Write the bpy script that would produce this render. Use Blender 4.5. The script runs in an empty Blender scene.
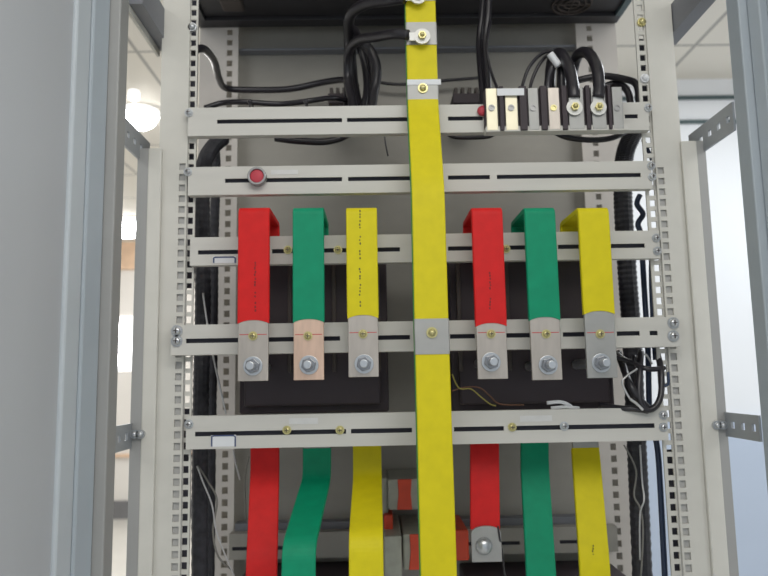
import bpy, bmesh, math, random
from mathutils import Vector, Matrix
random.seed(4)
scn = bpy.context.scene
C = scn.collection
PI = math.pi
# ------------------------------------------------------------------ camera
F = 700.0
CZ = 1.30
PITCH, YAW, ROLL = math.radians(7.3), math.radians(0.75), math.radians(1.02)
view = Vector((math.sin(YAW)*math.cos(PITCH), math.cos(YAW)*math.cos(PITCH), math.sin(PITCH)))
right0 = Vector((math.cos(YAW), -math.sin(YAW), 0))
up0 = right0.cross(view)
right = right0*math.cos(ROLL) - up0*math.sin(ROLL)
up = up0*math.cos(ROLL) + right0*math.sin(ROLL)
# photo: things lean so that rails rise to the right
right, up = (right0*math.cos(-ROLL) + up0*math.sin(-ROLL)), (up0*math.cos(-ROLL) - right0*math.sin(-ROLL))
cd = bpy.data.cameras.new('camera'); cam = bpy.data.objects.new('camera', cd); C.objects.link(cam)
cd.sensor_width = 36; cd.lens = 36*F/768; cd.clip_start = .02
cd.dof.use_dof = True; cd.dof.focus_distance = .86; cd.dof.aperture_fstop = 6.0
R = Matrix((right, up, -view)).transposed()
cam.matrix_world = Matrix.Translation((0, 0, CZ)) @ R.to_4x4()
scn.camera = cam

def ray(px, py): return right*((px-384)/F) + up*((288-py)/F) + view
def at(px, py, Y):
    d = ray(px, py); return Vector((0, 0, CZ)) + d*(Y/d.y)
def atz(px, py, z):
    d = ray(px, py); return Vector((0, 0, CZ)) + d*((z-CZ)/d.z)
def X(px, Y, py=288): return at(px, py, Y).x
def Z(py, Y, px=384): return at(px, py, Y).z

# ------------------------------------------------------------------ materials
def mat(name, col, rough=.5, metal=0, noise=.06, scale=12, bump=0, stretch=(1,1,1), emit=0, ecol=None, trans=0, spec=.5):
    m = bpy.data.materials.new(name); m.use_nodes = True
    nt = m.node_tree; b = nt.nodes['Principled BSDF']
    b.inputs['Roughness'].default_value = rough; b.inputs['Metallic'].default_value = metal
    b.inputs['Specular IOR Level'].default_value = spec
    tc = nt.nodes.new('ShaderNodeTexCoord'); mp = nt.nodes.new('ShaderNodeMapping')
    mp.inputs['Scale'].default_value = stretch
    nt.links.new(tc.outputs['Object'], mp.inputs['Vector'])
    n = nt.nodes.new('ShaderNodeTexNoise'); n.inputs['Scale'].default_value = scale; n.inputs['Detail'].default_value = 4
    nt.links.new(mp.outputs[0], n.inputs['Vector'])
    r = nt.nodes.new('ShaderNodeValToRGB')
    r.color_ramp.elements[0].position = .3; r.color_ramp.elements[1].position = .7
    r.color_ramp.elements[0].color = tuple(c*(1-noise) for c in col)+(1,)
    r.color_ramp.elements[1].color = tuple(min(1, c*(1+noise)) for c in col)+(1,)
    nt.links.new(n.outputs['Fac'], r.inputs['Fac']); nt.links.new(r.outputs[0], b.inputs['Base Color'])
    if bump:
        bp = nt.nodes.new('ShaderNodeBump'); bp.inputs['Strength'].default_value = bump; bp.inputs['Distance'].default_value = .001
        nt.links.new(n.outputs['Fac'], bp.inputs['Height']); nt.links.new(bp.outputs[0], b.inputs['Normal'])
    if emit:
        b.inputs['Emission Color'].default_value = (ecol or col)+(1,); b.inputs['Emission Strength'].default_value = emit
    if trans: b.inputs['Transmission Weight'].default_value = trans
    return m
def s(r, g, b):   # sRGB bytes to linear
    f = lambda v: (v/255/12.92 if v/255 < .04045 else ((v/255+.055)/1.055)**2.4)
    return (f(r), f(g), f(b))
M = dict(
 coat=mat('powder_coat_beige', s(205,203,195), .5, noise=.03, scale=30),
 rail=mat('rail_coat', s(206,204,197), .5, noise=.04, scale=18, stretch=(.4,1,3)),
 back=mat('panel_galvanised', s(148,145,137), .5, .1, noise=.10, scale=7, stretch=(1,1,2)),
 rear=mat('rear_post_coat', s(205,199,192), .5, noise=.05),
 dark=mat('opening_shade', s(66,66,76), .7),  # dark colour standing in for shade behind slots and post holes
 holeback=mat('hole_backing', s(176,175,172), .6),
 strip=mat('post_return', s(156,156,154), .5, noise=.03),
 door=mat('door_inner_coat', s(186,189,193), .62, noise=.05, scale=3, stretch=(1,1,.3)),
 dooredge=mat('door_edge_coat', s(170,179,186), .5, noise=.03),
 doorr=mat('door_right_coat', s(190,197,202), .5, noise=.03),
 red=mat('red_shrink_sleeve', s(216,30,30), .55, noise=.06, scale=60, bump=.2, spec=.3),
 green=mat('green_shrink_sleeve', s(0,146,106), .55, noise=.06, scale=60, bump=.2, spec=.3),
 yellow=mat('yellow_shrink_sleeve', s(222,207,20), .55, noise=.04, scale=60, bump=.15, spec=.3),
 ggreen=mat('green_stripe', s(70,140,70), .5),
 tin=mat('tinned_copper', s(188,180,171), .4, .6, noise=.12, scale=25, stretch=(3,1,.6)),
 copper=mat('copper_bare', s(222,190,168), .36, .6, noise=.16, scale=25, stretch=(3,1,.6)),
 alu=mat('dull_aluminium', s(168,168,165), .45, .35, noise=.06, scale=40),
 steel=mat('zinc_steel', s(196,199,202), .28, .8, noise=.08, scale=60),
 lug=mat('lug_tin', s(204,204,200), .4, .3),
 nutshade=mat('nut_steel_shaded', s(150,152,156), .3, .8, noise=.1, scale=60),  # darker than the stud steel, shading contrast put into the colour
 brass=mat('brass', s(205,196,140), .35, .7, noise=.08, scale=60),
 black=mat('black_cable', s(42,40,45), .3, noise=.1, scale=40),  # this and the other dark colours are lifted to imitate lens haze
 blue=mat('navy_cable', s(44,58,84), .4, noise=.1, scale=40),
 conduit=mat('dark_conduit', s(50,50,56), .5, noise=.35, scale=90, bump=.6),
 moulded=mat('moulded_black', s(60,51,56), .6, noise=.12, scale=9),
 moulded2=mat('moulded_brown', s(74,66,62), .55, noise=.12, scale=9),
 box=mat('box_dark', s(48,47,50), .45, noise=.15, scale=10),
 boxedge=mat('box_edge', s(72,90,92), .5),
 label=mat('white_label', s(228,230,232), .5, noise=.02),
 labelg=mat('faded_label', s(212,212,210), .5, noise=.04, scale=80),
 labelblue=mat('label_outline', s(70,82,120), .5),
 ink=mat('ink', s(96,92,40), .6), inkr=mat('ink_red', s(110,24,26), .6), inkred=mat('red_ink', s(196,70,70), .6),
 cream=mat('cream_plate', s(236,228,200), .4, .3, noise=.05, scale=40),
 lens=mat('red_lens', s(190,62,76), .55, noise=.1, scale=60),
 bezel=mat('grey_bezel', s(150,150,150), .35, .5),
 orange=mat('orange_red_plastic', s(206,66,34), .45, noise=.12, scale=40),
 clearp=mat('pale_plastic', s(158,160,148), .4, noise=.12, scale=60),
 foil=mat('silver_wire', s(205,205,205), .3, .6),
 ywire=mat('yellow_wire', s(170,160,80), .5), bwire=mat('brown_wire', s(120,84,64), .5), gwire=mat('grey_wire', s(130,128,122), .5),
 wallw=mat('wall_white', s(238,240,243), .7, noise=.02, scale=2),
 wallwarm=mat('wall_warm', s(232,228,222), .7, noise=.03, scale=2),
 walllow=mat('wall_low', s(190,202,220), .7, noise=.02, scale=2),
 lamp=mat('lamp_glow', (1,1,1), .5, emit=26, ecol=(1,1,1)),
 bloomring=mat('lamp_bloom_ring', s(235,235,235), .4, emit=1.2, ecol=(1,1,1)),  # faint glow given to lamp housings to stand in for lens bloom
 sill=mat('grey_trim', s(120,120,122), .5),
 wood=mat('pale_wood', s(228,196,166), .5, noise=.08),
 floor=mat('floor_tile', s(214,212,206), .35, noise=.04, scale=3),
 beam=mat('beam_dark', s(120,122,128), .5, noise=.05),
 bracket=mat('zinc_bracket', s(160,164,168), .4, .3, noise=.06),
)
# ceiling tiles
def tile_mat():
    m = bpy.data.materials.new('ceiling_tiles'); m.use_nodes = True; nt = m.node_tree; b = nt.nodes['Principled BSDF']
    tc = nt.nodes.new('ShaderNodeTexCoord'); br = nt.nodes.new('ShaderNodeTexBrick'); br.offset = 0
    br.inputs['Scale'].default_value = 1.0; br.inputs['Brick Width'].default_value = .6; br.inputs['Row Height'].default_value = .6
    br.inputs['Mortar Size'].default_value = .008
    br.inputs['Color1'].default_value = s(232,226,214)+(1,); br.inputs['Color2'].default_value = s(227,222,212)+(1,)
    br.inputs['Mortar'].default_value = s(165,162,156)+(1,)
    nt.links.new(tc.outputs['Object'], br.inputs['Vector']); nt.links.new(br.outputs['Color'], b.inputs['Base Color'])
    b.inputs['Roughness'].default_value = .8
    return m
M['ceil'] = tile_mat()

# ------------------------------------------------------------------ mesh builder
class MB:
    def __init__(s): s.bm = bmesh.new()
    def box(s, x0, x1, y0, y1, z0, z1):
        if x0 > x1: x0, x1 = x1, x0
        if y0 > y1: y0, y1 = y1, y0
        if z0 > z1: z0, z1 = z1, z0
        v = [s.bm.verts.new((x, y, z)) for x in (x0, x1) for y in (y0, y1) for z in (z0, z1)]
        for f in ((0,1,3,2),(4,6,7,5),(0,4,5,1),(2,3,7,6),(0,2,6,4),(1,5,7,3)): s.bm.faces.new([v[i] for i in f])
        return s
    def prism(s, pts, y0, y1):         # polygon in XZ, extruded along Y
        a = [s.bm.verts.new((x, y0, z)) for x, z in pts]; b = [s.bm.verts.new((x, y1, z)) for x, z in pts]
        n = len(pts); s.bm.faces.new(a); s.bm.faces.new(b[::-1])
        for i in range(n): s.bm.faces.new((a[i], b[i], b[(i+1) % n], a[(i+1) % n]))
        return s
    def prismx(s, pts, x0, x1):        # polygon in YZ, extruded along X
        a = [s.bm.verts.new((x0, y, z)) for y, z in pts]; b = [s.bm.verts.new((x1, y, z)) for y, z in pts]
        n = len(pts); s.bm.faces.new(a); s.bm.faces.new(b[::-1])
        for i in range(n): s.bm.faces.new((a[i], b[i], b[(i+1) % n], a[(i+1) % n]))
        return s
    def disc(s, x, z, y0, y1, r, n=20, r2=None, rot=0):   # axis along Y, y0 front
        r2 = r if r2 is None else r2
        a = [s.bm.verts.new((x+r2*math.cos(rot+2*PI*i/n), y0, z+r2*math.sin(rot+2*PI*i/n))) for i in range(n)]
        b = [s.bm.verts.new((x+r*math.cos(rot+2*PI*i/n), y1, z+r*math.sin(rot+2*PI*i/n))) for i in range(n)]
        s.bm.faces.new(a); s.bm.faces.new(b[::-1])
        for i in range(n): s.bm.faces.new((a[i], b[i], b[(i+1) % n], a[(i+1) % n]))
        return s
    def ring(s, x, z, y0, y1, ro, ri, n=28):
        L = []
        for (r, y) in ((ri, y0), (ro, y0), (ro, y1), (ri, y1)):
            L.append([s.bm.verts.new((x+r*math.cos(2*PI*i/n), y, z+r*math.sin(2*PI*i/n))) for i in range(n)])
        for k in range(4):
            a, b = L[k], L[(k+1) % 4]
            for i in range(n): s.bm.faces.new((a[i], a[(i+1) % n], b[(i+1) % n], b[i]))
        return s
    def dome(s, x, z, y, r, h):        # towards -Y
        prev = None; n = 14
        for k in range(5):
            t = k/4*PI/2; rr = r*math.cos(t); yy = y-h*math.sin(t)
            if k == 4:
                c = s.bm.verts.new((x, yy, z))
                for i in range(n): s.bm.faces.new((prev[i], prev[(i+1) % n], c))
            else:
                cur = [s.bm.verts.new((x+rr*math.cos(2*PI*i/n), yy, z+rr*math.sin(2*PI*i/n))) for i in range(n)]
                if prev:
                    for i in range(n): s.bm.faces.new((prev[i], prev[(i+1) % n], cur[(i+1) % n], cur[i]))
                else: s.bm.faces.new(cur[::-1])
                prev = cur
        return s
    def tube(s, pts, r, n=10, sub=6, corr=0):
        P = [Vector(p) for p in pts]
        if sub > 1 and len(P) > 2:
            Q = []
            for i in range(len(P)-1):
                p0 = P[max(i-1, 0)]; p1 = P[i]; p2 = P[i+1]; p3 = P[min(i+2, len(P)-1)]
                for k in range(sub):
                    t = k/sub
                    Q.append(.5*((2*p1)+(-p0+p2)*t+(2*p0-5*p1+4*p2-p3)*t*t+(-p0+3*p1-3*p2+p3)*t**3))
            Q.append(P[-1]); P = Q
        rings = []; nrm = None
        for i, p in enumerate(P):
            d = (P[min(i+1, len(P)-1)]-P[max(i-1, 0)]).normalized()
            if nrm is None: nrm = d.orthogonal().normalized()
            nrm = (nrm - d*nrm.dot(d)).normalized(); bn = d.cross(nrm)
            rr = r*(1+(corr if i % 2 else -corr))
            rings.append([s.bm.verts.new(p+(nrm*math.cos(2*PI*k/n)+bn*math.sin(2*PI*k/n))*rr) for k in range(n)])
        for a, b in zip(rings, rings[1:]):
            for k in range(n): s.bm.faces.new((a[k], a[(k+1) % n], b[(k+1) % n], b[k]))
        s.bm.faces.new(rings[0][::-1]); s.bm.faces.new(rings[-1])
        return s
    def ribbon(s, pts, w, t, rad=.008):  # strap swept along points (x,y,z), width along X, bends rounded
        P = [Vector(p) for p in pts]; Q = [P[0]]
        for i in range(1, len(P)-1):
            a = (P[i-1]-P[i]); b = (P[i+1]-P[i]); r = min(rad, a.length*.45, b.length*.45)
            A = P[i]+a.normalized()*r; B = P[i]+b.normalized()*r
            for k in range(10):
                u = k/9; Q.append(A*(1-u)**2+P[i]*2*u*(1-u)+B*u*u)
        Q.append(P[-1]); rings = []
        for i, p in enumerate(Q):
            d = (Q[min(i+1, len(Q)-1)]-Q[max(i-1, 0)]); d.x = 0; d.normalize()
            nn = Vector((0, -d.z, d.y)); W = Vector((w/2, 0, 0)); c = min(t*.3, .0012); wx = Vector((c, 0, 0))
            T = nn*(t/2); Tc = nn*(t/2-c)
            rings.append([s.bm.verts.new(p+q) for q in (-W+Tc, -W+wx+T, W-wx+T, W+Tc, W-Tc, W-wx-T, -W+wx-T, -W-Tc)])
        for a, b in zip(rings, rings[1:]):
            for k in range(8): s.bm.faces.new((a[k], a[(k+1) % 8], b[(k+1) % 8], b[k]))
        s.bm.faces.new(rings[0][::-1]); s.bm.faces.new(rings[-1])
        return s
    def build(s, name, m, parent=None, smooth=False, bevel=0):
        bmesh.ops.recalc_face_normals(s.bm, faces=s.bm.faces)
        off = parent_origin(parent)
        if off is not None: bmesh.ops.translate(s.bm, verts=s.bm.verts, vec=-off)
        org = None
        if parent is None:   # put a lone mesh's origin inside it
            c = Vector((0, 0, 0)); n = len(s.bm.verts)
            for v in s.bm.verts: c += v.co
            org = c/n; bmesh.ops.translate(s.bm, verts=s.bm.verts, vec=-org)
        me = bpy.data.meshes.new(name); s.bm.to_mesh(me); s.bm.free()
        me.materials.append(M[m] if isinstance(m, str) else m)
        if smooth:
            for p in me.polygons: p.use_smooth = True
        o = bpy.data.objects.new(name, me); C.objects.link(o)
        if org is not None: o.location = org
        if parent: o.parent = parent
        if bevel:
            bv = o.modifiers.new('bevel', 'BEVEL'); bv.width = bevel; bv.segments = 2; bv.limit_method = 'ANGLE'
        return o
def parent_origin(p):
    if p is None: return None
    v = Vector(p.location); q = p.parent
    while q: v += Vector(q.location); q = q.parent
    return v
def tag(o, label=None, cat=None, group=None, kind=None):
    if label: o['label'] = label
    if cat: o['category'] = cat
    if group: o['group'] = group
    if kind: o['kind'] = kind
    return o
def thing(name, loc, label, cat, group=None):
    o = bpy.data.objects.new(name, None); o.empty_display_size = .02; C.objects.link(o); o.location = loc
    return tag(o, label, cat, group)
def struct(name, mb, m): return tag(mb.build(name, m), kind='structure')

TOPZ, BOTZ = 2.25, .10     # cabinet top and base
# ------------------------------------------------------------------ ROOM
CEIL = 2.70
WR = 3.2                     # rear wall right of the cabinet
WL = 7.0                     # far wall seen left of the cabinet
struct('floor', MB().box(-4, 3.2, -1.5, WL+.2, -.05, 0), 'floor')
struct('ceiling', MB().box(-4, 3.2, -1.5, WL+.2, CEIL, CEIL+.05), 'ceil')
struct('wall_back_left', MB().box(-4, 0, WL, WL+.1, 0, CEIL), 'wallwarm')
struct('wall_back_right', MB().box(-.05, 3.2, WR, WR+.1, 0, CEIL), 'wallw')
struct('wall_partition', MB().box(-.05, .05, WR+.1, WL, 0, CEIL), 'wallw')
struct('wall_left', MB().box(-4.1, -4, -1.5, WL, 0, CEIL), 'wallw')
struct('wall_right', MB().box(3.2, 3.3, -1.5, WR, 0, CEIL), 'wallw')
for i, py in enumerate((98, 122)):
    z = Z(py, WR, 710); struct('trim_%d' % (i+1), MB().box(.1, 3.18, WR-.012, WR, z-.009, z+.009), 'boxedge')
zl = Z(418, WR, 745)
struct('trim_3', MB().box(.1, 3.18, WR-.03, WR, .0, zl), 'walllow')
z = Z(506, WL, 120)
struct('baseboard_left', MB().box(-3.98, -.1, WL-.03, WL, 0, z+.05), 'sill')
z = Z(455, WL, 122)
struct('trim_4', MB().box(-3.98, -.1, WL-.03, WL, z-.02, z+.01), 'wood')
z0, z1 = Z(270, WL, 122), Z(240, WL, 122)
o = MB().box(-3.2, -1.6, WL-.04, WL, z0, z1).build('wall_board', 'wood'); tag(o, 'pale wooden board fixed high on the far white wall', 'board')

def downlight(px, py, r, label):
    p = atz(px, py, CEIL); t = thing('ceiling_light', (p.x, p.y, CEIL-.03), label, 'ceiling light', 'round ceiling lights left of the cabinet')
    b = MB()
    n = 32
    a = [b.bm.verts.new((p.x+r*1.15*math.cos(2*PI*i/n), p.y+r*1.15*math.sin(2*PI*i/n), CEIL)) for i in range(n)]
    c = [b.bm.verts.new((p.x+r*1.15*math.cos(2*PI*i/n), p.y+r*1.15*math.sin(2*PI*i/n), CEIL-.03)) for i in range(n)]
    b.bm.faces.new(a); b.bm.faces.new(c)
    for i in range(n): b.bm.faces.new((a[i], a[(i+1) % n], c[(i+1) % n], c[i]))
    b.build('housing', 'bloomring', t)
    b = MB()
    prev = None
    for k in range(7):
        th = k/6*PI/2; rr = r*math.cos(th)+.001; zz = CEIL-.03-r*.8*math.sin(th)
        cur = [b.bm.verts.new((p.x+rr*math.cos(2*PI*i/n), p.y+rr*math.sin(2*PI*i/n), zz)) for i in range(n)]
        if prev:
            for i in range(n): b.bm.faces.new((prev[i], prev[(i+1) % n], cur[(i+1) % n], cur[i]))
        prev = cur
    b.bm.faces.new(prev)
    b.build('lamp_globe', 'lamp', t, smooth=True)
downlight(140, 111, .085, 'large glowing round ceiling light, nearest one left of the cabinet')
downlight(134, 91, .022, 'tiny round ceiling light just above the large glowing one')
downlight(127, 221, .15, 'glowing round ceiling light halfway down the gap beside the left door')  # lamp enlarged to suggest its bloom
t = thing('wall_light', at(124, 345, WL-.05), 'tall glowing wall light low in the gap beside the left door', 'wall light')
za, zb = Z(368, WL, 124), Z(320, WL, 124); xa, xb = X(117.5, WL, 345), X(131, WL, 345)
MB().box(xa-.02, xb+.02, WL-.03, WL, za-.03, zb+.03).build('back_plate', 'bloomring', t)
xm, rr = (xa+xb)/2, (xb-xa)/2
b = MB(); prev = None
for k in range(17):
    u = k/16; w_ = rr*math.sin(PI*max(.04, min(.96, u)))**.5; zz = za+(zb-za)*u
    cur = [b.bm.verts.new((xm+w_*math.cos(PI*i/10), WL-.03-w_*.6*math.sin(PI*i/10), zz)) for i in range(11)]
    if prev:
        for i in range(10): b.bm.faces.new((prev[i], prev[i+1], cur[i+1], cur[i]))
    prev = cur
b.build('lamp_shade', 'lamp', t, smooth=True)

# ------------------------------------------------------------------ CABINET
YF, YM, YB, YR = .96, .98, 1.33, 1.30
cab = thing('switchgear_cabinet', (.06, 1.15, 0), 'open beige steel switchgear cabinet with slotted posts and wide open doors', 'cabinet')
def holeplate(x0, x1, hx, hw, z0, z1, y0, y1, hz0=None, hz1=None, pitch=.0158, hh=.0088):
    """plate x0..x1 with one column of square holes centred at hx"""
    b = MB(); hz0 = z0 if hz0 is None else hz0; hz1 = z1 if hz1 is None else hz1
    b.box(x0, hx-hw/2, y0, y1, z0, z1); b.box(hx+hw/2, x1, y0, y1, z0, z1)
    n = int((hz1-hz0)/pitch); z = hz0
    if hz0 > z0: b.box(hx-hw/2, hx+hw/2, y0, y1, z0, hz0)
    for i in range(n):
        b.box(hx-hw/2, hx+hw/2, y0, y1, z, z+pitch-hh); z += pitch
    b.box(hx-hw/2, hx+hw/2, y0, y1, z, z1)
    return b
zbr = Z(146, YM)     # level of the upper side brackets
# left front post
xo, xs, xp, xc, xi = X(135, YM), X(157, YM), X(180, YM), X(185, YM), X(192, YM)
pl = holeplate(X(156, YM), xc, xp, .0088, .3, TOPZ, YM, YM+.003, .3, Z(160, YM, 182), hh=.0098)
pl.box(X(156, YM), X(156, YM)+.003, YM+.003, YM+.045, .3, TOPZ)
pL = pl.build('post', 'coat', cab)
tag(MB().box(xp-.008, xp+.008, YM+.0035, YM+.005, .3, Z(160, YM)).build('inner_strip', 'holeback', pL))
holeplate(xc, X(193.5, .984), X(189, .984), .0074, .3, TOPZ, .984, .987, .3, TOPZ-.02, hh=.0095).build('mounting_flange', 'coat', pL)
for (qa, qb) in ((285, -60), (620, 405)): MB().box(X(184, 1.02), X(194, 1.02), 1.02, 1.022, Z(qa, 1.02), Z(qb, 1.02)).build('hole_shade_strip', 'dark', pL)  # added dark strips that make the left post holes look shaded
MB().box(X(146, YM), X(160, YM), YM-.006, YM, .3, zbr).build('outer_flange', 'coat', pL, bevel=.002)
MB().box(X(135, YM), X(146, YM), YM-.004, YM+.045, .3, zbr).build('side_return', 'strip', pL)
# right front post
pr = holeplate(X(664, YM), X(692, YM), X(669, YM), .0088, .3, TOPZ, YM, YM+.003, .3, Z(160, YM, 660), hh=.0098)
pr.box(X(692, YM)-.003, X(692, YM), YM+.003, YM+.045, .3, TOPZ)
pR = pr.build('post', 'coat', cab)
MB().box(X(669, YM)-.008, X(669, YM)+.008, YM+.0035, YM+.005, .3, Z(160, YM)).build('inner_strip', 'holeback', pR)
holeplate(X(652.5, .984), X(664, .984), X(658.5, .984), .0080, .3, TOPZ, .984, .987, .3, TOPZ-.02, hh=.0095).build('mounting_flange', 'coat', pR)
for (qa, qb) in ((118, 42), (620, 455)): MB().box(X(653, 1.02), X(665, 1.02), 1.02, 1.022, Z(qa, 1.02), Z(qb, 1.02)).build('hole_shade_strip', 'dark', pR)  # added dark strips, shade for part of the right post holes
MB().box(X(690, YM), X(706, YM), YM-.006, YM, .3, zbr).build('outer_flange', 'coat', pR, bevel=.002)
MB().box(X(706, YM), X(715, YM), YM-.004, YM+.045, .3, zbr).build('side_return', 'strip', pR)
# rear posts
holeplate(X(196, YR), X(236, YR), X(227, YR), .0105, .3, TOPZ, YR, YR+.003, pitch=.0213, hh=.012).build('rear_post', 'rear', cab)
holeplate(X(590, YR), X(632, YR), X(604, YR), .0105, .3, TOPZ, YR, YR+.003, pitch=.0213, hh=.012).build('rear_post', 'rear', cab)
MB().box(X(222, YB), X(612, YB), YB, YB+.004, .3, TOPZ).build('back_panel', 'back', cab)
MB().box(X(236, 1.31), X(590, 1.31), 1.31, YB, Z(47, 1.31), Z(49, 1.31)).build('panel_seam', 'beam', cab)
b = MB(); b.box(X(237, 1.3), X(589, 1.3), 1.302, YB, Z(532, 1.3), Z(521, 1.3)); b.build('cross_member', 'beam', cab)
# plinth and top of cabinet (outside the picture)
MB().box(X(135, YM), X(715, YM), YM, YB+.02, 0, .3).build('plinth', 'coat', cab)
MB().box(X(157, YM), X(692, YM), YM, YB+.02, TOPZ, TOPZ+.02).build('top_plate', 'coat', cab)
for xx in (X(145, YM), X(705, YM)):
    pass
# outer door frame uprights
xLd, xRd = X(116.5, .87), X(756, .87)
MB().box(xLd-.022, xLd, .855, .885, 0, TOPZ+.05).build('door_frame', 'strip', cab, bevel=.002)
MB().box(xRd, xRd+.022, .855, .885, 0, TOPZ+.05).build('door_frame', 'dooredge', cab, bevel=.002)
# doors, standing open towards the viewer
def quadslab(p0, p1, th, z0, z1, b):
    (x0, y0), (x1, y1) = p0, p1; d = Vector((x1-x0, y1-y0)).normalized(); n = Vector((-d.y, d.x))*th
    pts = [(x0, y0), (x1, y1), (x1+n.x, y1+n.y), (x0+n.x, y0+n.y)]
    a = [b.bm.verts.new((x, y, z0)) for x, y in pts]; c = [b.bm.verts.new((x, y, z1)) for x, y in pts]
    b.bm.faces.new(a); b.bm.faces.new(c[::-1])
    for i in range(4): b.bm.faces.new((a[i], c[i], c[(i+1) % 4], a[(i+1) % 4]))
    return b
b = MB(); quadslab((xLd-.028, .853), (xLd-.062, .30), -.02, .12, TOPZ, b)
dL = b.build('door', 'door', cab)
b = MB(); quadslab((xLd-.012, .853), (xLd-.020, .820), -.016, .12, TOPZ, b); b.build('door_fold', 'dooredge', dL, bevel=.003)
b = MB(); quadslab((xLd-.022, .820), (xLd-.027, .79), -.008, .12, TOPZ, b); b.build('door_lip', 'doorr', dL, bevel=.003)
b = MB(); quadslab((xRd+.028, .853), (xRd+.060, .30), .02, .12, TOPZ, b)
dR = b.build('door', 'doorr', cab)
b = MB(); quadslab((xRd+.010, .853), (xRd+.016, .835), .014, .12, TOPZ, b); b.build('door_fold', 'dooredge', dR, bevel=.002)
# top beams running back at each side
def beam(x0, x1, ya, yb, z0, z1, m, nm): return MB().box(x0, x1, ya, yb, z0, z1).build(nm, m, cab)
zt0, zt1 = Z(38, YM), Z(14, YM)
beam(X(158, YM)-.018, X(158, YM), .885, YM+.04, zt0+.004, zt1+.012, 'beam', 'top_beam')
beam(X(158, YM)-.022, X(158, YM)-.018, .885, YM+.04, zt0-.006, zt1+.012, 'coat', 'top_beam')
beam(X(693, YM), X(693, YM)+.02, .885, YM+.04, zt0+.004, zt1+.012, 'beam', 'top_beam')
# holed side brackets
def bracket(x, ya, yb, z0, z1, hx):
    """flat bar in YZ plane with round holes seen through, built from ladder pieces"""
    b = MB(); ny = 5; step = (yb-ya)/ny; hw = .0045; zc = (z0+z1)/2
    b.box(x, x+.003, ya, yb, z0, zc-hw); b.box(x, x+.003, ya, yb, zc+hw, z1)
    y = ya
    for i in range(ny+1):
        y2 = ya+step*(i+.5)-hw if i < ny else yb
        b.box(x, x+.003, y, y2, zc-hw, zc+hw); y = y2+2*hw
    return b.build('side_bracket', 'bracket', cab)
xL2, xR2 = X(137, YM)-.003, X(713, YM)
for (x, pa, pb, px) in ((xR2, 126, 152, 708), (xL2, 134, 160, 140), (xR2, 412, 436, 722), (xL2, 423, 448, 133)):
    z0, z1 = Z(pb, YM, px), Z(pa, YM, px)
    k = bracket(x, .889, YM+.04, z0, z1, 0)
# bolts on posts
for (px, py) in ((716, 425), (722, 425), (135, 434), (141, 434)):
    p = at(px, py, YM-.006)
    MB().disc(p.x, p.z, YM-.010, YM-.004, .006).dome(p.x, p.z, YM-.010, .004, .004).build('post_bolt', 'steel', pR if px > 400 else pL, smooth=False)
for (px, py, m) in ((193, 28, 'steel'), (641, 23, 'brass'), (644, 79, 'label')):
    p = at(px, py, .984)
    MB().disc(p.x, p.z, .980, .984, .0065).dome(p.x, p.z, .980, .005, .005).build('post_bolt', m, pR if px > 400 else pL, smooth=False)

# ------------------------------------------------------------------ RAILS
def screw(px, py, Y, parent, m='brass', r=.0055, name='screw'):
    p = at(px, py, Y); b = MB(); b.disc(p.x, p.z, Y-.002, Y+.001, r*1.15)
    b.dome(p.x, p.z, Y-.002, r*.9, r*.7)
    q = b.build(name, m, parent, smooth=False)
    b2 = MB(); b2.box(p.x-r*.5, p.x+r*.5, Y-.002-r*.75, Y-.002-r*.55, p.z-r*.09, p.z+r*.09)
    b2.box(p.x-r*.09, p.x+r*.09, Y-.002-r*.75, Y-.002-r*.55, p.z-r*.5, p.z+r*.5); b2.build('screw_slot', 'moulded2', q)
    return q
def rail(pxa, pxb, pyt, pyb, pys, slots, Y, depth, label, m='rail'):
    xm = 420
    zt, zb, zs = Z(pyt, Y, xm), Z(pyb, Y, xm), Z(pys, Y, xm); x0, x1 = X(pxa, Y, pys), X(pxb, Y, pys)
    t = thing('mounting_rail', ((x0+x1)/2, Y+depth/2, zb), label, 'mounting rail')
    b = MB(); h = .0031; th = .002
    b.box(x0, x1, Y, Y+th, zs+h, zt); b.box(x0, x1, Y, Y+th, zb, zs-h)
    x = x0
    for (a, c) in slots:
        a, c = X(a, Y, pys), X(c, Y, pys); b.box(x, a, Y, Y+th, zs-h, zs+h); x = c
    b.box(x, x1, Y, Y+th, zs-h, zs+h)
    b.box(x0, x1, Y+th, Y+depth, zt-th, zt); b.box(x0, x1, Y+th, Y+depth, zb, zb+th)
    o = b.build('channel', m, t)
    MB().box(x0+.004, x1-.004, Y+.008, Y+.010, zs-.006, zs+.006).build('slot_shade', 'dark', t)  # dark plate added so the slots read as shaded inside
    t['zt'] = zt; t['zs'] = zs; t['zb'] = zb
    return t
rails = {}
YR1 = .9705
rails[1] = rail(188, 649, 105, 133, 119, [(217,342),(347,408),(448,483),(625,638)], YR1, .0132, 'topmost beige slotted rail carrying the black terminal block at its right end')
rails[2] = rail(188, 652, 164, 192, 178, [(225,342),(348,410),(448,490),(497,641)], YR1, .0132, 'beige slotted rail with the round red indicator lamp on it')
rails[3] = rail(190, 660, 234, 262, 249, [(198,268),(272,294),(324,400),(448,480),(503,529),(558,580),(610,645)], YR1, .0132, 'beige slotted rail crossing just behind the tops of the upper coloured busbars')
rails[4] = rail(171, 681, 321, 351, 337, [(186,246),(268,340),(376,410),(450,475),(506,530),(563,585),(617,640),(650,658)], .956, .024, 'beige slotted rail crossing behind the bare bolted ends of the upper busbars')
rails[5] = rail(186, 668, 412, 445, 430, [(195,346),(351,412),(454,504),(514,655)], YR1, .0132, 'beige slotted rail below the bolted ends, above the lower busbars')
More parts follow.
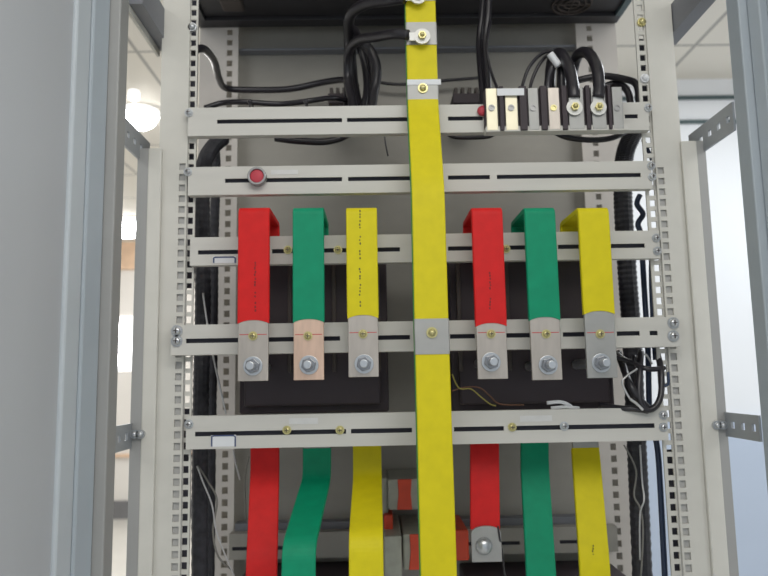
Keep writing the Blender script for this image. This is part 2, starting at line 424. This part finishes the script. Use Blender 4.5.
for rr, sc in ((1, [(189,113,'steel'),(648,108,'steel')]), (2, [(188,172,'steel'),(651,166,'steel'),(652,177,'steel')]),
               (3, [(656,238,'steel'),(657,251,'steel'),(288,250,'brass'),(338,250,'brass'),(506,249,'brass')]),
               (4, [(177,331,'steel'),(177,341,'steel'),(673,323,'steel'),(673,336,'steel')]),
               (5, [(189,424,'steel'),(663,415,'steel'),(663,427,'steel'),(287,430,'brass'),(340,430,'brass'),(512,427,'brass'),(564,426,'steel')])):
    for (px, py, m) in sc:
        screw(px, py, .956 if rr == 4 else YR1, rails[rr], m, r=.0068 if rr == 4 and m == 'steel' else .0052)
# lower rail at the back
rails[6] = rail(229, 618, 530, 556, 545, [(232,290),(385,398),(455,520),(560,600)], 1.276, .022, 'short rail far back at the cabinet rear, seen between the lower busbars', 'back')
def plate(px0, px1, py0, py1, Y, th, name, m, parent, bevel=0):
    a, c = at(px0, (py0+py1)/2, Y), at(px1, (py0+py1)/2, Y); zt, zb = Z(py0, Y, (px0+px1)/2), Z(py1, Y, (px0+px1)/2)
    return MB().box(a.x, c.x, Y-th, Y, zb, zt).build(name, m, parent, bevel=bevel)
# stickers
for (r, a, c, d, e) in ((3, 213, 236, 256.5, 263), (5, 211, 236, 435, 446.5)):
    st = plate(a, c, d, e, YR1, .0006, 'sticker', 'label', rails[r])
    st['label'] = 'white sticker with a rounded blue outline'
    plate(a+2, c-2, d, d+1.4, YR1-.0006, .0003, 'sticker_outline', 'labelblue', st)
    plate(a, a+1.5, d+1.2, e, YR1-.0006, .0003, 'sticker_outline', 'labelblue', st)
    plate(c-1.5, c, d+1.2, e, YR1-.0006, .0003, 'sticker_outline', 'labelblue', st)
    for (u0, u1) in ((a+.6, a+2.4), (c-2.4, c-.6)): plate(u0, u1, d+.5, d+1.7, YR1-.0006, .0003, 'sticker_outline', 'labelblue', st)
for (r, a, c, d, e) in ((2, 271, 298, 170, 174.5), (5, 289, 318, 418, 424), (5, 520, 552, 415.5, 421.5)):
    plate(a, c, d, e, YR1, .0005, 'sticker', 'labelg', rails[r])

# ------------------------------------------------------------------ red indicator lamp
p = at(258, 178, YR1)
t = thing('indicator_lamp', (p.x, YR1, p.z), 'round red indicator lamp in a grey bezel on the beige rail', 'indicator lamp')
MB().ring(p.x, p.z, YR1-.012, YR1, .0132, .0098).build('bezel', 'bezel', t, bevel=.001)
MB().disc(p.x, p.z, YR1-.009, YR1, .0104).dome(p.x, p.z, YR1-.009, .0100, .0018).build('lens', 'lens', t, smooth=False)

# ------------------------------------------------------------------ BUSBARS
W = .0415
def big_bolt(px, py, Y, t, back=1.03, sc=1):
    p = at(px, py, Y); q = MB().disc(p.x, p.z, Y-.002, Y, .0125*sc, 28).build('washer', 'steel', t, bevel=.0004)
    MB().disc(p.x, p.z, Y-.0085, Y-.002, .0098*sc, 6, rot=.3).build('nut', 'nutshade', q, bevel=.0008)
    MB().disc(p.x, p.z, Y-.024, Y-.0085, .0056*sc, 20, r2=.0052*sc).build('stud', 'steel', q, bevel=.0006)
    return q
def marks(px, pys, Y, t, m):
    b = MB(); rnd = random.Random(int(px*7))
    for (a, c) in pys:
        y = a
        while y < c:
            x = X(px+rnd.uniform(-.5, .5), Y, y); zz = Z(y, Y, px); L = rnd.uniform(.0018, .0032)
            b.box(x-.0009, x+.0009, Y-.0002, Y, zz-L, zz); y += rnd.uniform(2.4, 4)
    return b.build('printed_marks', m, t)
def upper_bar(colname, px, m, metal, pyarch, pyend, bolt, scr, backY, mk=None, label='', tilt=0):
    Y = .92; cx = X(px, Y, 250); zt = Z(207, Y, px)-.004; za = Z(pyarch, Y, px+.04*100); ze = Z(pyend, Y, px+4)
    t = thing('busbar', (cx, Y, ze), label, 'busbar', 'upper coloured busbars')
    b = MB(); T = .008
    b.ribbon([(cx, Y, za), (cx, Y, zt), (cx, backY, zt), (cx, backY, Z(256, backY, px))], W, T, .007)
    # arched lower edge of the sleeve
    n = 12; hw = W/2-.0004; h = .0045
    for i in range(n):
        u0, u1 = -hw+2*hw*i/n, -hw+2*hw*(i+1)/n
        f = lambda u: za-h*(abs(u)/hw)**2.2-.0002
        b.prism([(cx+u0, za+.0005), (cx+u1, za+.0005), (cx+u1, f(u1)), (cx+u0, f(u0))], Y-T/2+.0002, Y+T/2-.0002)
    b.build('sleeve', m, t)
    e = MB().box(cx-W/2+.001, cx+W/2-.001, Y-.0028, Y+.0028, ze, za+.006).build('bare_end', metal, t, bevel=.0008)
    YF2 = Y-.0028
    big_bolt(bolt[0], bolt[1], YF2, t)
    screw(scr[0], scr[1], YF2, t, 'brass', .0052)
    zz = Z(scr[1]-1.5, YF2, scr[0])
    MB().box(cx-W/2+.003, cx+W/2-.003, YF2-.0002, YF2, zz-.0005, zz+.0005).build('red_line', 'inkred', e)
    # stand-off studs carrying the bar in front of rail and breaker
    q = at(bolt[0], bolt[1], YF2)
    MB().disc(q.x, q.z, Y+.0028, 1.03, .007).build('terminal_stud', 'steel', t)
    q = at(scr[0], scr[1], YF2)
    MB().disc(q.x, q.z, Y+.0028, .956, .005).build('spacer', 'steel', t)
    if mk: marks(mk[0], mk[1], Y-T/2, t, mk[2])
    return t
upper_bar('red', 254, 'red', 'tin', 320, 381, (253,366), (253,336), 1.015, (255, [(262,286),(292,298),(302,312)], 'inkr'), 'red sleeved busbar with bolted bare end, leftmost of the upper row')
upper_bar('green', 308.5, 'green', 'copper', 319, 380, (309,365), (308,336), 1.015, None, 'green sleeved busbar with coppery end, between red and yellow left of the long yellow bar')
upper_bar('yellow', 362, 'yellow', 'tin', 315, 377, (364,364), (363,334), 1.015, (360, [(210,228),(236,244),(250,260),(268,278),(284,295),(301,308)], 'ink'), 'yellow sleeved busbar with bolted end, upper left group, nearest the long yellow bar')
upper_bar('red', 488, 'red', 'tin', 323, 379, (491,362), (491,334), 1.010, (490, [(272,290),(298,308)], 'inkr'), 'red sleeved busbar with bolted bare end, just right of the long yellow bar')
upper_bar('green', 541, 'green', 'tin', 317, 380, (548,365), (546,334), 1.010, None, 'green sleeved busbar with grey bolted end, upper right group between red and yellow')
upper_bar('yellow', 595, 'yellow', 'alu', 311, 378, (601,363), (600,334), 1.010, None, 'yellow sleeved busbar with grey bolted end, rightmost of the upper row')

# lower row
def lower_bar(m, pts, label, mk=None):
    """pts: (px,py,Y) down the bar"""
    t0 = at(*pts[0][:2], pts[0][2]); cx = sum(at(a, b_, c).x for a, b_, c in pts)/len(pts)
    P = [(at(a, b_, c).x, c, at(a, b_, c).z) for a, b_, c in pts]
    t = thing('busbar', (cx, pts[-1][2], P[-1][2]), label, 'busbar', 'lower coloured busbars')
    MB().ribbon(P, W, .008, .02).build('sleeve', m, t)
    if mk: marks(*mk[:3], t, mk[3])
    # bare end clamped to the breaker foot above
    z = P[0][2]
    MB().box(P[0][0]-W/2+.002, P[0][0]+W/2-.002, pts[0][2]-.003, pts[0][2]+.003, z-.01, z+.032).build('bare_end', 'alu', t)
    return t
lower_bar('red', [(265,441,1.05),(265,470,1.05),(262,560,.985),(260,640,.97)], 'red busbar running down out of view, leftmost of the lower row')
lower_bar('green', [(317,448,1.06),(317,478,1.06),(299,546,.90),(298,640,.89)], 'green busbar that kinks forward below the lowest front rail, left group')
lower_bar('yellow', [(367,441,1.05),(367.5,478,1.04),(366,538,.88),(367,640,.87)], 'yellow busbar bending forward, lower left group beside the long yellow bar')
t = lower_bar('red', [(484.5,441,1.04),(484.5,470,1.03),(485,529,1.02)], 'short red busbar ending in a bolted grey tip, lower right group')
q = at(485, 530, 1.02); zb = Z(560, 1.02, 485)
bb = MB()
pts = [(q.x+W/2*math.cos(a), q.z-.002+W/2*.45*math.sin(a)) for a in [PI*i/12 for i in range(13)]]+[(q.x-W/2, zb), (q.x+W/2, zb)]
bb.prism(pts, 1.010, 1.0145).build('bare_tip', 'alu', t)
p = at(484, 546, 1.010); MB().dome(p.x, p.z, 1.010, .012, .009).build('cap_nut', 'steel', t, smooth=True)
lower_bar('green', [(534.5,441,1.07),(534.5,465,1.06),(541,576,1.02),(544,640,1.0)], 'straight green busbar running down out of view, lower right group')
lower_bar('yellow', [(585,449,1.07),(586,460,1.06),(594,560,1.0),(598,640,.99)], 'yellow busbar running down out of view, rightmost of the lower row', (593, [(545,576)], 1.0, 'ink'))

# central long bar
xs = lambda px, py, Y: at(px, py, Y)
cpts = [(420,-40,.955),(424,104,.955),(429,190,.905),(431.5,330,.895),(440,640,.875)]
P = [at(*c) for c in cpts]; xc0 = P[3].x
for q in P: q.x = xc0*.6+q.x*.4
t = thing('busbar', (xc0, .9, P[-1].z), 'long yellow-green busbar running full height down the middle of the cabinet', 'busbar')
WC = .0435
MB().ribbon(P, WC, .008, .02).build('sleeve', 'yellow', t)
Pg = [q+Vector((-WC/2-.0002, .001, 0)) for q in P]
MB().ribbon(Pg, .0022, .0085, .02).build('green_stripe', 'ggreen', t)
def onbar(py):
    for a, c in zip(P, P[1:]):
        if True:
            # solve where the ray row py crosses this segment (in YZ)
            for k in range(200):
                u = k/200; w = a.lerp(c, u); row = rowof(w)
                if abs(row-py) < 1.2: return w
    return P[0]
def rowof(w):
    d = w-Vector((0, 0, CZ)); return 288-F*d.dot(up)/d.dot(view)
def bare(pya, pyb, label=None):
    a, c = onbar(pya), onbar(pyb)
    return MB().ribbon([a, c], WC+.0012, .0100, .01).build('bare_section', 'alu', t)
def bar_bolt(py, big=False, dx=0):
    w = onbar(py); Y = w.y-.005
    screw_ = MB().disc(w.x+dx, w.z, Y-.002, Y+.001, .0072, 20).dome(w.x+dx, w.z, Y-.002, .005, .005).build('bolt', 'brass', t)
bare(25, 47); bare(82, 102); bare(-12, 3); bare(320, 355)
bar_bolt(91); bar_bolt(334)
w = onbar(336); MB().disc(w.x, w.z, w.y+.005, .956, .007).build('spacer', 'steel', t)
w = onbar(118); MB().disc(w.x, w.z, w.y+.003, YR1, .007).build('spacer', 'steel', t)
w = onbar(84); MB().box(w.x-.022, w.x+.026, w.y-.0058, w.y-.005, w.z-.0045, w.z+.0035).build('label_strip', 'label', t)

# ------------------------------------------------------------------ BREAKERS
def breaker(pxa, pxb, pyt, pyb, Y, label, cat='circuit breaker'):
    x0, x1 = X(pxa, Y, 340), X(pxb, Y, 340); zt, zb = Z(pyt, Y, (pxa+pxb)/2), Z(pyb, Y, (pxa+pxb)/2)
    t = thing('circuit_breaker', ((x0+x1)/2, (Y+YB)/2, zb), label, cat)
    MB().box(x0, x1, Y+.02, YB-.001, zb, zt).build('housing', 'moulded', t, bevel=.004)
    MB().box(x0+.010, x1-.012, Y+.004, Y+.02, zb+.012, zt-.01).build('cover', 'moulded', t, bevel=.003)
    n = 4
    for i in range(n):
        x = x0+.012+(x1-x0-.026)*i/(n-1)
        MB().box(x-.003, x+.003, Y, Y+.004, zb+.06, zt-.012).build('phase_barrier', 'moulded2', t, bevel=.001)
    return t
breaker(237, 388, 254, 414, 1.03, 'black moulded breaker behind the left upper red, green and yellow busbars')
breaker(452, 616, 254, 412, 1.03, 'black moulded breaker behind the right upper red, green and yellow busbars')
breaker(236, 350, 586, 660, 1.18, 'dark breaker top at the bottom edge, behind the left lower busbars')
breaker(462, 622, 585, 660, 1.18, 'dark breaker top at the bottom edge, behind the right lower busbars')

# top dark equipment box
YT0 = 1.03
x0, x1 = X(199, 1.295, 20), X(617, 1.295, 20); zb = Z(24, 1.295, 400)
t = thing('equipment_box', ((x0+x1)/2, 1.18, zb), 'large dark equipment box hanging at the top, seen from below', 'equipment box')
MB().box(x0, x1, YT0, 1.298, zb+.006, TOPZ-.002).build('housing', 'box', t, bevel=.003)
MB().box(x0, x1, 1.27, 1.298, zb-.002, zb+.006).build('rear_lip', 'box', t, bevel=.001)
MB().box(x0, x0+.018, YT0, 1.27, zb-.002, zb+.006).build('side_lip', 'box', t)
MB().box(x1-.012, x1, YT0, 1.27, zb-.002, zb+.006).build('side_lip', 'boxedge', t)
for px in (572,):
    w = atz(px, 6, zb)
    n = 18; b = MB()
    for r_ in (.014, .026, .036):
        b.tube([(w.x+r_*math.cos(2*PI*i/n), w.y+.0+r_*math.sin(2*PI*i/n), zb+.003) for i in range(n+1)], .0022, 6, 1)
    b.tube([(w.x-.036, w.y, zb+.003), (w.x+.036, w.y, zb+.003)], .002, 6, 1); b.tube([(w.x, w.y-.036, zb+.003), (w.x, w.y+.036, zb+.003)], .002, 6, 1)
    b.build('fan_grille', 'moulded2', t)
w = atz(232, 6, zb); MB().box(w.x-.02, w.x+.02, w.y-.02, w.y+.02, zb-.001, zb+.008).build('vent_cover', 'moulded2', t, bevel=.003)

# ------------------------------------------------------------------ TERMINAL BLOCK
YT = .955
a, c = at(485, 109, YT), at(623, 109, YT); zt, zb = Z(88, YT, 555), Z(131, YT, 555)
tb = thing('terminal_block', ((a.x+c.x)/2, YT, zb), 'black terminal block with metal plates mounted on the top rail, right side', 'terminal block')
MB().box(a.x, c.x, YT, YR1, zb, zt).build('base', 'moulded', tb, bevel=.001)
plates = [(486,497,'cream'),(505,517,'cream'),(528,538,'alu'),(548,559,'tin'),(568,583,'alu'),(591,605,'alu'),(612,622,'alu')]
for (p0, p1, m) in plates:
    xa, xb = X(p0, YT, 109), X(p1, YT, 109)
    q = MB().box(xa, xb, YT-.004, YT, zb+.001, zt-.001).build('terminal_plate', m, tb, bevel=.0006)
    w = at((p0+p1)/2, 108, YT-.004)
    MB().ring(w.x, w.z, YT-.0055, YT-.004, .0046, .0030, 16).disc(w.x, w.z, YT-.0044, YT-.004, .0028, 16).build('plate_screw', 'brass' if 548 == p0 else 'bezel', q)
for (p0, p1) in ((499,503),(519,526),(540,546),(561,566),(585,589),(607,610)):
    xa, xb = X(p0, YT, 109), X(p1, YT, 109)
    MB().box(xa, xb, YT-.007, YT, zb, zt+.001).build('separator', 'moulded', tb, bevel=.0006)
plate(497, 524, 88.5, 95.5, YT-.0075, .0006, 'label_strip', 'label', tb)
w = at(484, 111, YT+.012); MB().dome(w.x-.002, w.z, YT+.012, .008, .006).build('end_button', 'lens', tb, smooth=True)
plate(484, 624, 130, 135, YR1-.001, .018, 'support_lip', 'rail', tb)

# ------------------------------------------------------------------ CABLES
def lug(px, py, Y, t, dirz=1, dx=0):
    w = at(px, py, Y); b = MB(); b.disc(w.x, w.z, Y-.003, Y, .0115, 24)
    if dx: b.box(w.x, w.x+dx*.018, Y-.0022, Y-.0005, w.z-.006, w.z+.006)
    else: b.box(w.x-.007, w.x+.007, Y-.0022, Y-.0005, w.z+.008, w.z+.02)
    q = b.build('ring_lug', 'lug', t)
    MB().disc(w.x, w.z, Y-.008, Y-.003, .0058, 6).dome(w.x, w.z, Y-.008, .0036, .004).build('lug_bolt', 'brass', q)
def cable(pts, r, label, m='black', name='cable', cat='cable', group=None, n=10, sub=6, corr=0, sheath='sheath', smooth=True):
    P = [at(*p) for p in pts]
    if label is None: label = ''
    b = MB(); b.tube(P, r, n, sub, corr)
    o = b.build(name, m, smooth=smooth)
    return tag(o, label, cat, group)
def lugcable(pts, r, label, lp, dx=0, wrap=None):
    P = [at(*p) for p in pts]
    t = thing('lugged_cable', P[0], label, 'cable')
    MB().tube(P, r).build('sheath', 'black', t, smooth=True)
    lug(*lp, t, dx=dx)
    if wrap: MB().tube([at(*p) for p in wrap], r*1.12, 12, 3).build('marker_sleeve', 'label', t, smooth=True)
    return t
cable([(193,51,1.0),(204,49,1.03),(214,61,1.12),(219,78,1.2),(226,88,1.26),(250,90,1.275),(290,89,1.275),(325,82,1.27),(345,80,1.24),(356,86,1.18)], .0062, 'long thick black cable running from the left post across the rear panel')
lugcable([(408,35,.943),(395,34,.955),(375,37,1.0),(359,40,1.04),(349,52,1.08),(348,80,1.10),(352,118,1.06),(320,126,1.04)], .0075, 'black lugged cable bolted to the upper lug of the long yellow bar', (422,37,.943), dx=-1)
lugcable([(404,-2,.943),(390,0,.96),(366,4,1.0),(350,16,1.04),(350,40,1.10),(353,80,1.13),(356,118,1.10),(318,116,1.085)], .0085, 'thickest black lugged cable arching to the very top of the long yellow bar', (418,-3,.943), dx=-1)
cable([(354,30,1.13),(360,40,1.07),(371,52,1.07),(377,70,1.07),(374,92,1.07),(366,116,1.05),(330,120,1.03)], .0078, 'black cable bulging outward at the right side of the left cable bundle')
cable([(354,38,1.12),(361,52,1.11),(366,75,1.11),(365,100,1.09),(352,130,1.06),(330,141,1.05),(300,141,1.05),(275,138,1.05)], .0055, 'black cable from the bundle sagging just below the top rail')
cable([(346,20,1.14),(347,50,1.15),(347,90,1.13),(342,118,1.08),(310,118,1.06)], .0052, 'thin black cable at the left edge of the left cable bundle')
cable([(362,40,1.15),(370,60,1.14),(371,85,1.13),(366,118,1.1),(340,122,1.09)], .006, 'black cable at the back of the left cable bundle')
cable([(378,82,1.3),(392,84,1.3),(410,84,1.3),(440,81,1.3),(478,78,1.3)], .003, 'thin black wire crossing the rear panel behind the long yellow bar')
cable([(205,108,1.03),(222,103,1.04),(244,102,1.03),(280,104,1.04),(308,101,1.03),(330,98,1.06),(346,100,1.1)], .0042, 'black cable lying along the upper edge of the top rail')
for (px) in (250, 306):
    w0, w1 = at(px, 101, .979), at(px, 117, .979)
    o = MB(); o.tube([(w0.x, .979, w1.z), (w0.x, .978, w0.z-.004), (w0.x, .982, w0.z+.002), (w0.x, 1.02, w0.z+.001)], .0014, 6, 4)
    o.dome(w0.x, w0.z-.001, .979, .0036, .004)
    k = o.build('cable_tie', 'black'); tag(k, 'black cable tie looped over the top rail, %s one' % ('left' if px == 250 else 'right'), 'cable tie')
# right vertical bundle
cable([(484,-15,1.12),(482,15,1.12),(479,45,1.12),(482,88,1.08),(484,125,1.03)], .0055, 'black cable dropping from the top box, left strand of the pair')
cable([(489,-15,1.10),(488,15,1.10),(485,45,1.10),(488,88,1.07),(489,125,1.03)], .0058, 'black cable dropping from the top box, right strand of the pair')
cable([(491,20,1.09),(487,45,1.07),(490,68,1.06),(497,88,1.03),(500,100,1.02)], .0022, 'thin black wire curving off the pair towards the terminal block')
# terminal cables
lugcable([(574,98,.949),(573,86,.952),(569,68,.97),(561,54,1.0),(553,58,1.03),(550,78,1.04),(550,108,1.03),(548,128,1.02)], .0085, 'thick black lugged cable looping to the fifth terminal plate, left of the lugged pair', (574,108,.950))
lugcable([(598,98,.949),(599,86,.952),(597,68,.96),(589,54,.99),(579,54,1.02),(573,70,1.04),(570,100,1.03)], .0085, 'thick black lugged cable arching to the sixth terminal plate, right of the lugged pair', (598,108,.950))
cable([(520,105,1.02),(523,84,1.03),(530,66,1.03),(543,53,1.02),(556,53,1.01),(563,66,1.02),(562,100,1.02)], .0027, 'thin black wire looping behind the terminal block, outer loop')
cable([(529,105,1.02),(531,84,1.03),(539,65,1.03),(549,55,1.03),(558,60,1.03),(558,100,1.02)], .0027, 'thin black wire looping behind the terminal block, inner loop')
cable([(549,108,1.0),(548,85,1.0),(553,66,.995),(560,58,1.0),(562,80,1.0),(561,105,1.0)], .006, 'short black cable crowded behind the fourth terminal plate')
a, c = at(550, 54, .985), at(559, 66, .985)
o = MB(); o.tube([a, a.lerp(c, .5), c], .0055, 10, 3); tag(o.build('marker_sleeve', 'label', smooth=True), 'white marker sleeve on the wires looping above the terminal block', 'marker sleeve')
cable([(572,82,1.08),(588,78,1.08),(604,76,1.07),(624,79,1.05),(636,84,1.03),(639,100,1.02),(638,118,1.02)], .0055, 'black cable running right to the post and down behind the rail end')
cable([(600,88,1.08),(616,84,1.07),(627,90,1.05),(631,104,1.04),(631,122,1.03)], .006, 'black cable bending down beside the right end of the terminal block')
cable([(552,130,1.04),(566,137,1.04),(590,140,1.04),(612,138,1.04),(628,130,1.05)], .0045, 'black cable sagging under the terminal block')
cable([(448,134,1.05),(456,137,1.05),(474,137.5,1.05),(490,136,1.05),(498,130,1.05)], .0036, 'short black cable peeping below the top rail right of the long yellow bar')
cable([(385,128,1.06),(385,140,1.06),(388,156,1.06)], .0012, 'single thin dark wire hanging below the top rail')
# side conduits
def vcond(pts, r, label): return cable(pts, r, label, 'conduit', 'corrugated_conduit', 'conduit', n=12, sub=26, corr=.035, smooth=False)
vcond([(223,138,1.14),(212,148,1.12),(204,165,1.1),(202,200,1.09),(203,300,1.09),(201,400,1.09),(200,500,1.09),(200,640,1.09)], .0125, 'wide dark corrugated conduit down the left inside of the cabinet')
vcond([(214,138,1.18),(216,170,1.18),(214,240,1.18),(213,340,1.18),(211,450,1.18),(209,640,1.18)], .008, 'narrow dark conduit behind the wide one on the left')
vcond([(640,122,1.08),(630,140,1.09),(624,160,1.1),(623,200,1.1),(627,270,1.1),(632,340,1.1),(636,430,1.1),(640,520,1.1),(645,640,1.1)], .0145, 'wide dark corrugated conduit down the right inside of the cabinet')
cable([(640,195,1.05),(637,204,1.05),(643,214,1.05),(638,224,1.05),(641,238,1.05),(645,300,1.05),(648,350,1.04),(650,420,1.04),(657,445,1.04),(661,500,1.04),(668,640,1.04)], .0042, 'navy cable wriggling down beside the right post', 'blue')
cable([(651,258,1.02),(651,285,1.02),(653,330,1.02),(655,360,1.02)], .003, 'short straight navy cable against the right post holes', 'blue')
cable([(624,445,1.06),(636,470,1.06),(634,495,1.05),(640,508,1.05),(643,530,1.05),(641,576,1.05)], .0013, 'thin grey wire twisting over the right conduit', 'gwire', 'wire', 'wire')
cable([(640,445,1.06),(642,480,1.06),(644,500,1.05),(640,515,1.05),(640,560,1.05)], .0013, 'thin pale wire crossing the right conduit near a diamond knot', 'foil', 'wire', 'wire')
cable([(643,140,1.04),(648,150,1.03),(652,160,1.03)], .003, 'short navy cable stub beside the right post above the second rail', 'blue')
# tangle at right
cable([(641,352,1.0),(640,370,.975),(639,395,.965),(645,409,.962),(655,407,.962),(661,394,.965),(661,370,.975),(657,352,1.0)], .0043, 'black cable loop hanging in front of the right end of the lower rail')
cable([(618,352,1.02),(625,372,1.0),(630,385,.97),(640,400,.966),(650,410,.966)], .0050, 'black cable slanting down into the right hand loop')
cable([(600,405,1.0),(620,408,.975),(635,409,.966),(648,411,.964)], .004, 'black cable lying along the rail up to the right hand loop')
cable([(612,356,1.0),(630,362,.99),(648,369,.97),(664,368,.98)], .0036, 'black cable crossing over the top of the right hand loop')
cable([(634,356,.99),(637,380,.975),(633,398,.97)], .0034, 'short black cable standing inside the right hand tangle')
cable([(656,352,.99),(660,368,.99),(660,384,.97),(668,384,.965),(668,372,.965)], .002, 'thin navy wire curling beside the right post holes', 'blue', 'wire', 'wire')
cable([(637,369,.966),(628,375,.962),(622,382,.96),(626,392,.96),(630,399,.96)], .0014, 'silver wire curling through the right hand tangle', 'foil', 'wire', 'wire')
cable([(630,399,.957),(637,404,.957),(643,410,.957)], .0019, 'bright silver wire end resting on the right hand cable loop', 'foil', 'wire', 'wire')
cable([(617,352,1.01),(630,360,1.0),(644,354,1.0),(652,364,1.0)], .0014, 'thin pale wire above the right hand tangle', 'foil', 'wire', 'wire')
# thin left wires
cable([(197,466,1.05),(203,482,1.05),(212,505,1.05),(216,530,1.05),(224,552,1.05),(236,580,1.05)], .0012, 'silver twisted wire slanting down the lower left corner, nearer one', 'foil', 'wire', 'wire')
cable([(198,466,1.06),(207,480,1.06),(217,500,1.06),(213,530,1.06),(218,556,1.06),(232,570,1.06)], .0014, 'grey looping wire at lower left behind the silver one', 'gwire', 'wire', 'wire')
cable([(203,293,1.05),(206,315,1.05),(211,345,1.05),(215,365,1.05),(221,392,1.05),(226,414,1.05)], .0014, 'pale thin wire slanting left of the upper red busbar', 'foil', 'wire', 'wire')
cable([(233,450,1.12),(236,465,1.12),(240,480,1.12)], .0013, 'short pale wire beside the lower left red busbar', 'foil', 'wire', 'wire')
cable([(249,456,1.15),(245,480,1.15),(246,520,1.15)], .0013, 'dark wire hanging left of the lower left red busbar', 'gwire', 'wire', 'wire')
# thin wires right of the centre bar
cable([(452,374,1.0),(459,388,1.0),(471,389,1.0),(481,397,1.0),(490,404,1.0),(496,406,1.0)], .0010, 'thin yellow wire curling over the black breaker beside the long bar', 'ywire', 'wire', 'wire')
cable([(452,391,1.01),(466,387,1.01),(480,388,1.01),(490,396,1.01),(500,404,1.0),(524,405,1.0)], .0010, 'thin brown wire lying above the lower rail beside the long bar', 'bwire', 'wire', 'wire')
o = MB(); o.tube([at(547,403,.985), at(560,402,.985), at(569,405,.985), at(573,409,.99)], .0026, 6, 4); tag(o.build('cable_tie', 'label'), 'white cable tie on the lower rail, upper of two beneath the right busbars', 'cable tie')
o = MB(); o.tube([at(551,408,.984), at(565,407,.984), at(579,408,.988)], .0022, 6, 4); tag(o.build('cable_tie', 'label'), 'white cable tie on the lower rail, lower of two beneath the right busbars', 'cable tie')
cable([(498,526,1.01),(500,540,1.01),(503,560,1.03),(506,590,1.06)], .0014, 'thin black wire hanging beside the short red busbar tip', 'black', 'wire', 'wire')
# comb terminals
for (p0, p1, lab) in ((328,347,'small black comb terminal on the rear, left of the long yellow bar'), (453,481,'small black comb terminal on the rear, right of the long yellow bar')):
    a, c = at(p0, 96, 1.2), at(p1, 96, 1.2); zt = Z(88, 1.2, p0); zb = Z(103, 1.2, p0)
    t = thing('comb_terminal', ((a.x+c.x)/2, 1.2, zb), lab, 'terminal')
    MB().box(a.x, c.x, 1.2, YB, zb, zt-.010).build('base', 'moulded', t, bevel=.001)
    n = 3 if p1 < 400 else 4
    for i in range(n):
        x = a.x+(c.x-a.x)*(i+.5)/n; MB().box(x-.003, x+.003, 1.205, 1.225, zt-.011, zt+.003).build('tooth', 'moulded2', t, bevel=.001)
# small insulators low in the middle
def insul(p0, p1, q0, q1, Y, body, lab, split=None):
    a, c = at(p0, (q0+q1)/2, Y), at(p1, (q0+q1)/2, Y); zt, zb = Z(q0, Y, (p0+p1)/2), Z(q1, Y, (p0+p1)/2)
    t = thing('insulator_block', ((a.x+c.x)/2, Y, zb), lab, 'insulator')
    MB().box(a.x, c.x, Y, YB, zb, zt).build('body', body, t, bevel=.003)
    if split:
        s0, s1 = at(split[0], (q0+q1)/2, Y-.004), at(split[1], (q0+q1)/2, Y-.004)
        zz = zb+.001
        MB().prism([(s0.x, zt), (s1.x, zt), (s1.x-.002, (zt+zb)/2), (s1.x, zz), (s0.x-.002, zz), (s0.x+.001, (zt+zb)/2)], Y-.004, Y+.001).build('red_band', 'orange', t, bevel=.001)
    return t
insul(388, 424, 479, 510, 1.2, 'clearp', 'pale insulator block with a central red band, left of the long bar', (398,412))
insul(376, 388, 478, 515, 1.22, 'clearp', 'narrow pale insulator just right of the lower left yellow busbar')
insul(384, 393, 515, 535, 1.2, 'orange', 'small plain orange insulator above the pale square block')
insul(384, 402, 536, 580, 1.15, 'clearp', 'pale square insulator block at the bottom edge beside the lower left yellow busbar')
insul(403, 424, 534, 570, 1.17, 'clearp', 'grey insulator block with a red edge, lowest left of the long bar', (410,424))
insul(450, 469, 530, 561, 1.2, 'orange', 'orange insulator block right of the long bar beside the short red busbar')

# ------------------------------------------------------------------ LIGHTS
wd = bpy.data.worlds.new('room_ambient'); scn.world = wd; wd.use_nodes = True
wd.node_tree.nodes['Background'].inputs[0].default_value = (.86, .93, 1, 1); wd.node_tree.nodes['Background'].inputs[1].default_value = .75
def area(loc, size, power, rot=(0, 0, 0), col=(1, 1, 1)):
    l = bpy.data.lights.new('area_light', 'AREA'); l.energy = power; l.shape = 'RECTANGLE'; l.size, l.size_y = size; l.color = col
    o = bpy.data.objects.new('area_light', l); o.location = loc; o.rotation_euler = rot; C.objects.link(o); return o
area((.2, -.6, 2.55), (1.4, 1.0), 21, (math.radians(38), 0, 0), (1, .97, .92))
area((1.9, 2.0, 2.62), (1.2, 1.0), 33, (0, 0, 0), (.92, .96, 1))
area((1.5, -.5, 2.3), (1.0, 1.0), 13, (math.radians(30), math.radians(40), 0), (1, 1, 1))  # unseen light added to brighten the left door
area((-1.2, -.3, 2.5), (1.0, 1.0), 9, (math.radians(25), math.radians(-40), 0), (1, 1, 1))
area((-1.5, 4.5, 2.62), (1.2, 3.0), 60, (0, 0, 0), (1, .98, .95))
def point(loc, e, r=.1, col=(1,1,1)):
    l = bpy.data.lights.new('point_light', 'POINT'); l.energy = e; l.shadow_soft_size = r; l.color = col
    o = bpy.data.objects.new('point_light', l); o.location = loc; C.objects.link(o)
scn.view_settings.view_transform = 'Standard'; scn.view_settings.look = 'None'
scn.view_settings.exposure = -.24; scn.view_settings.gamma = 1
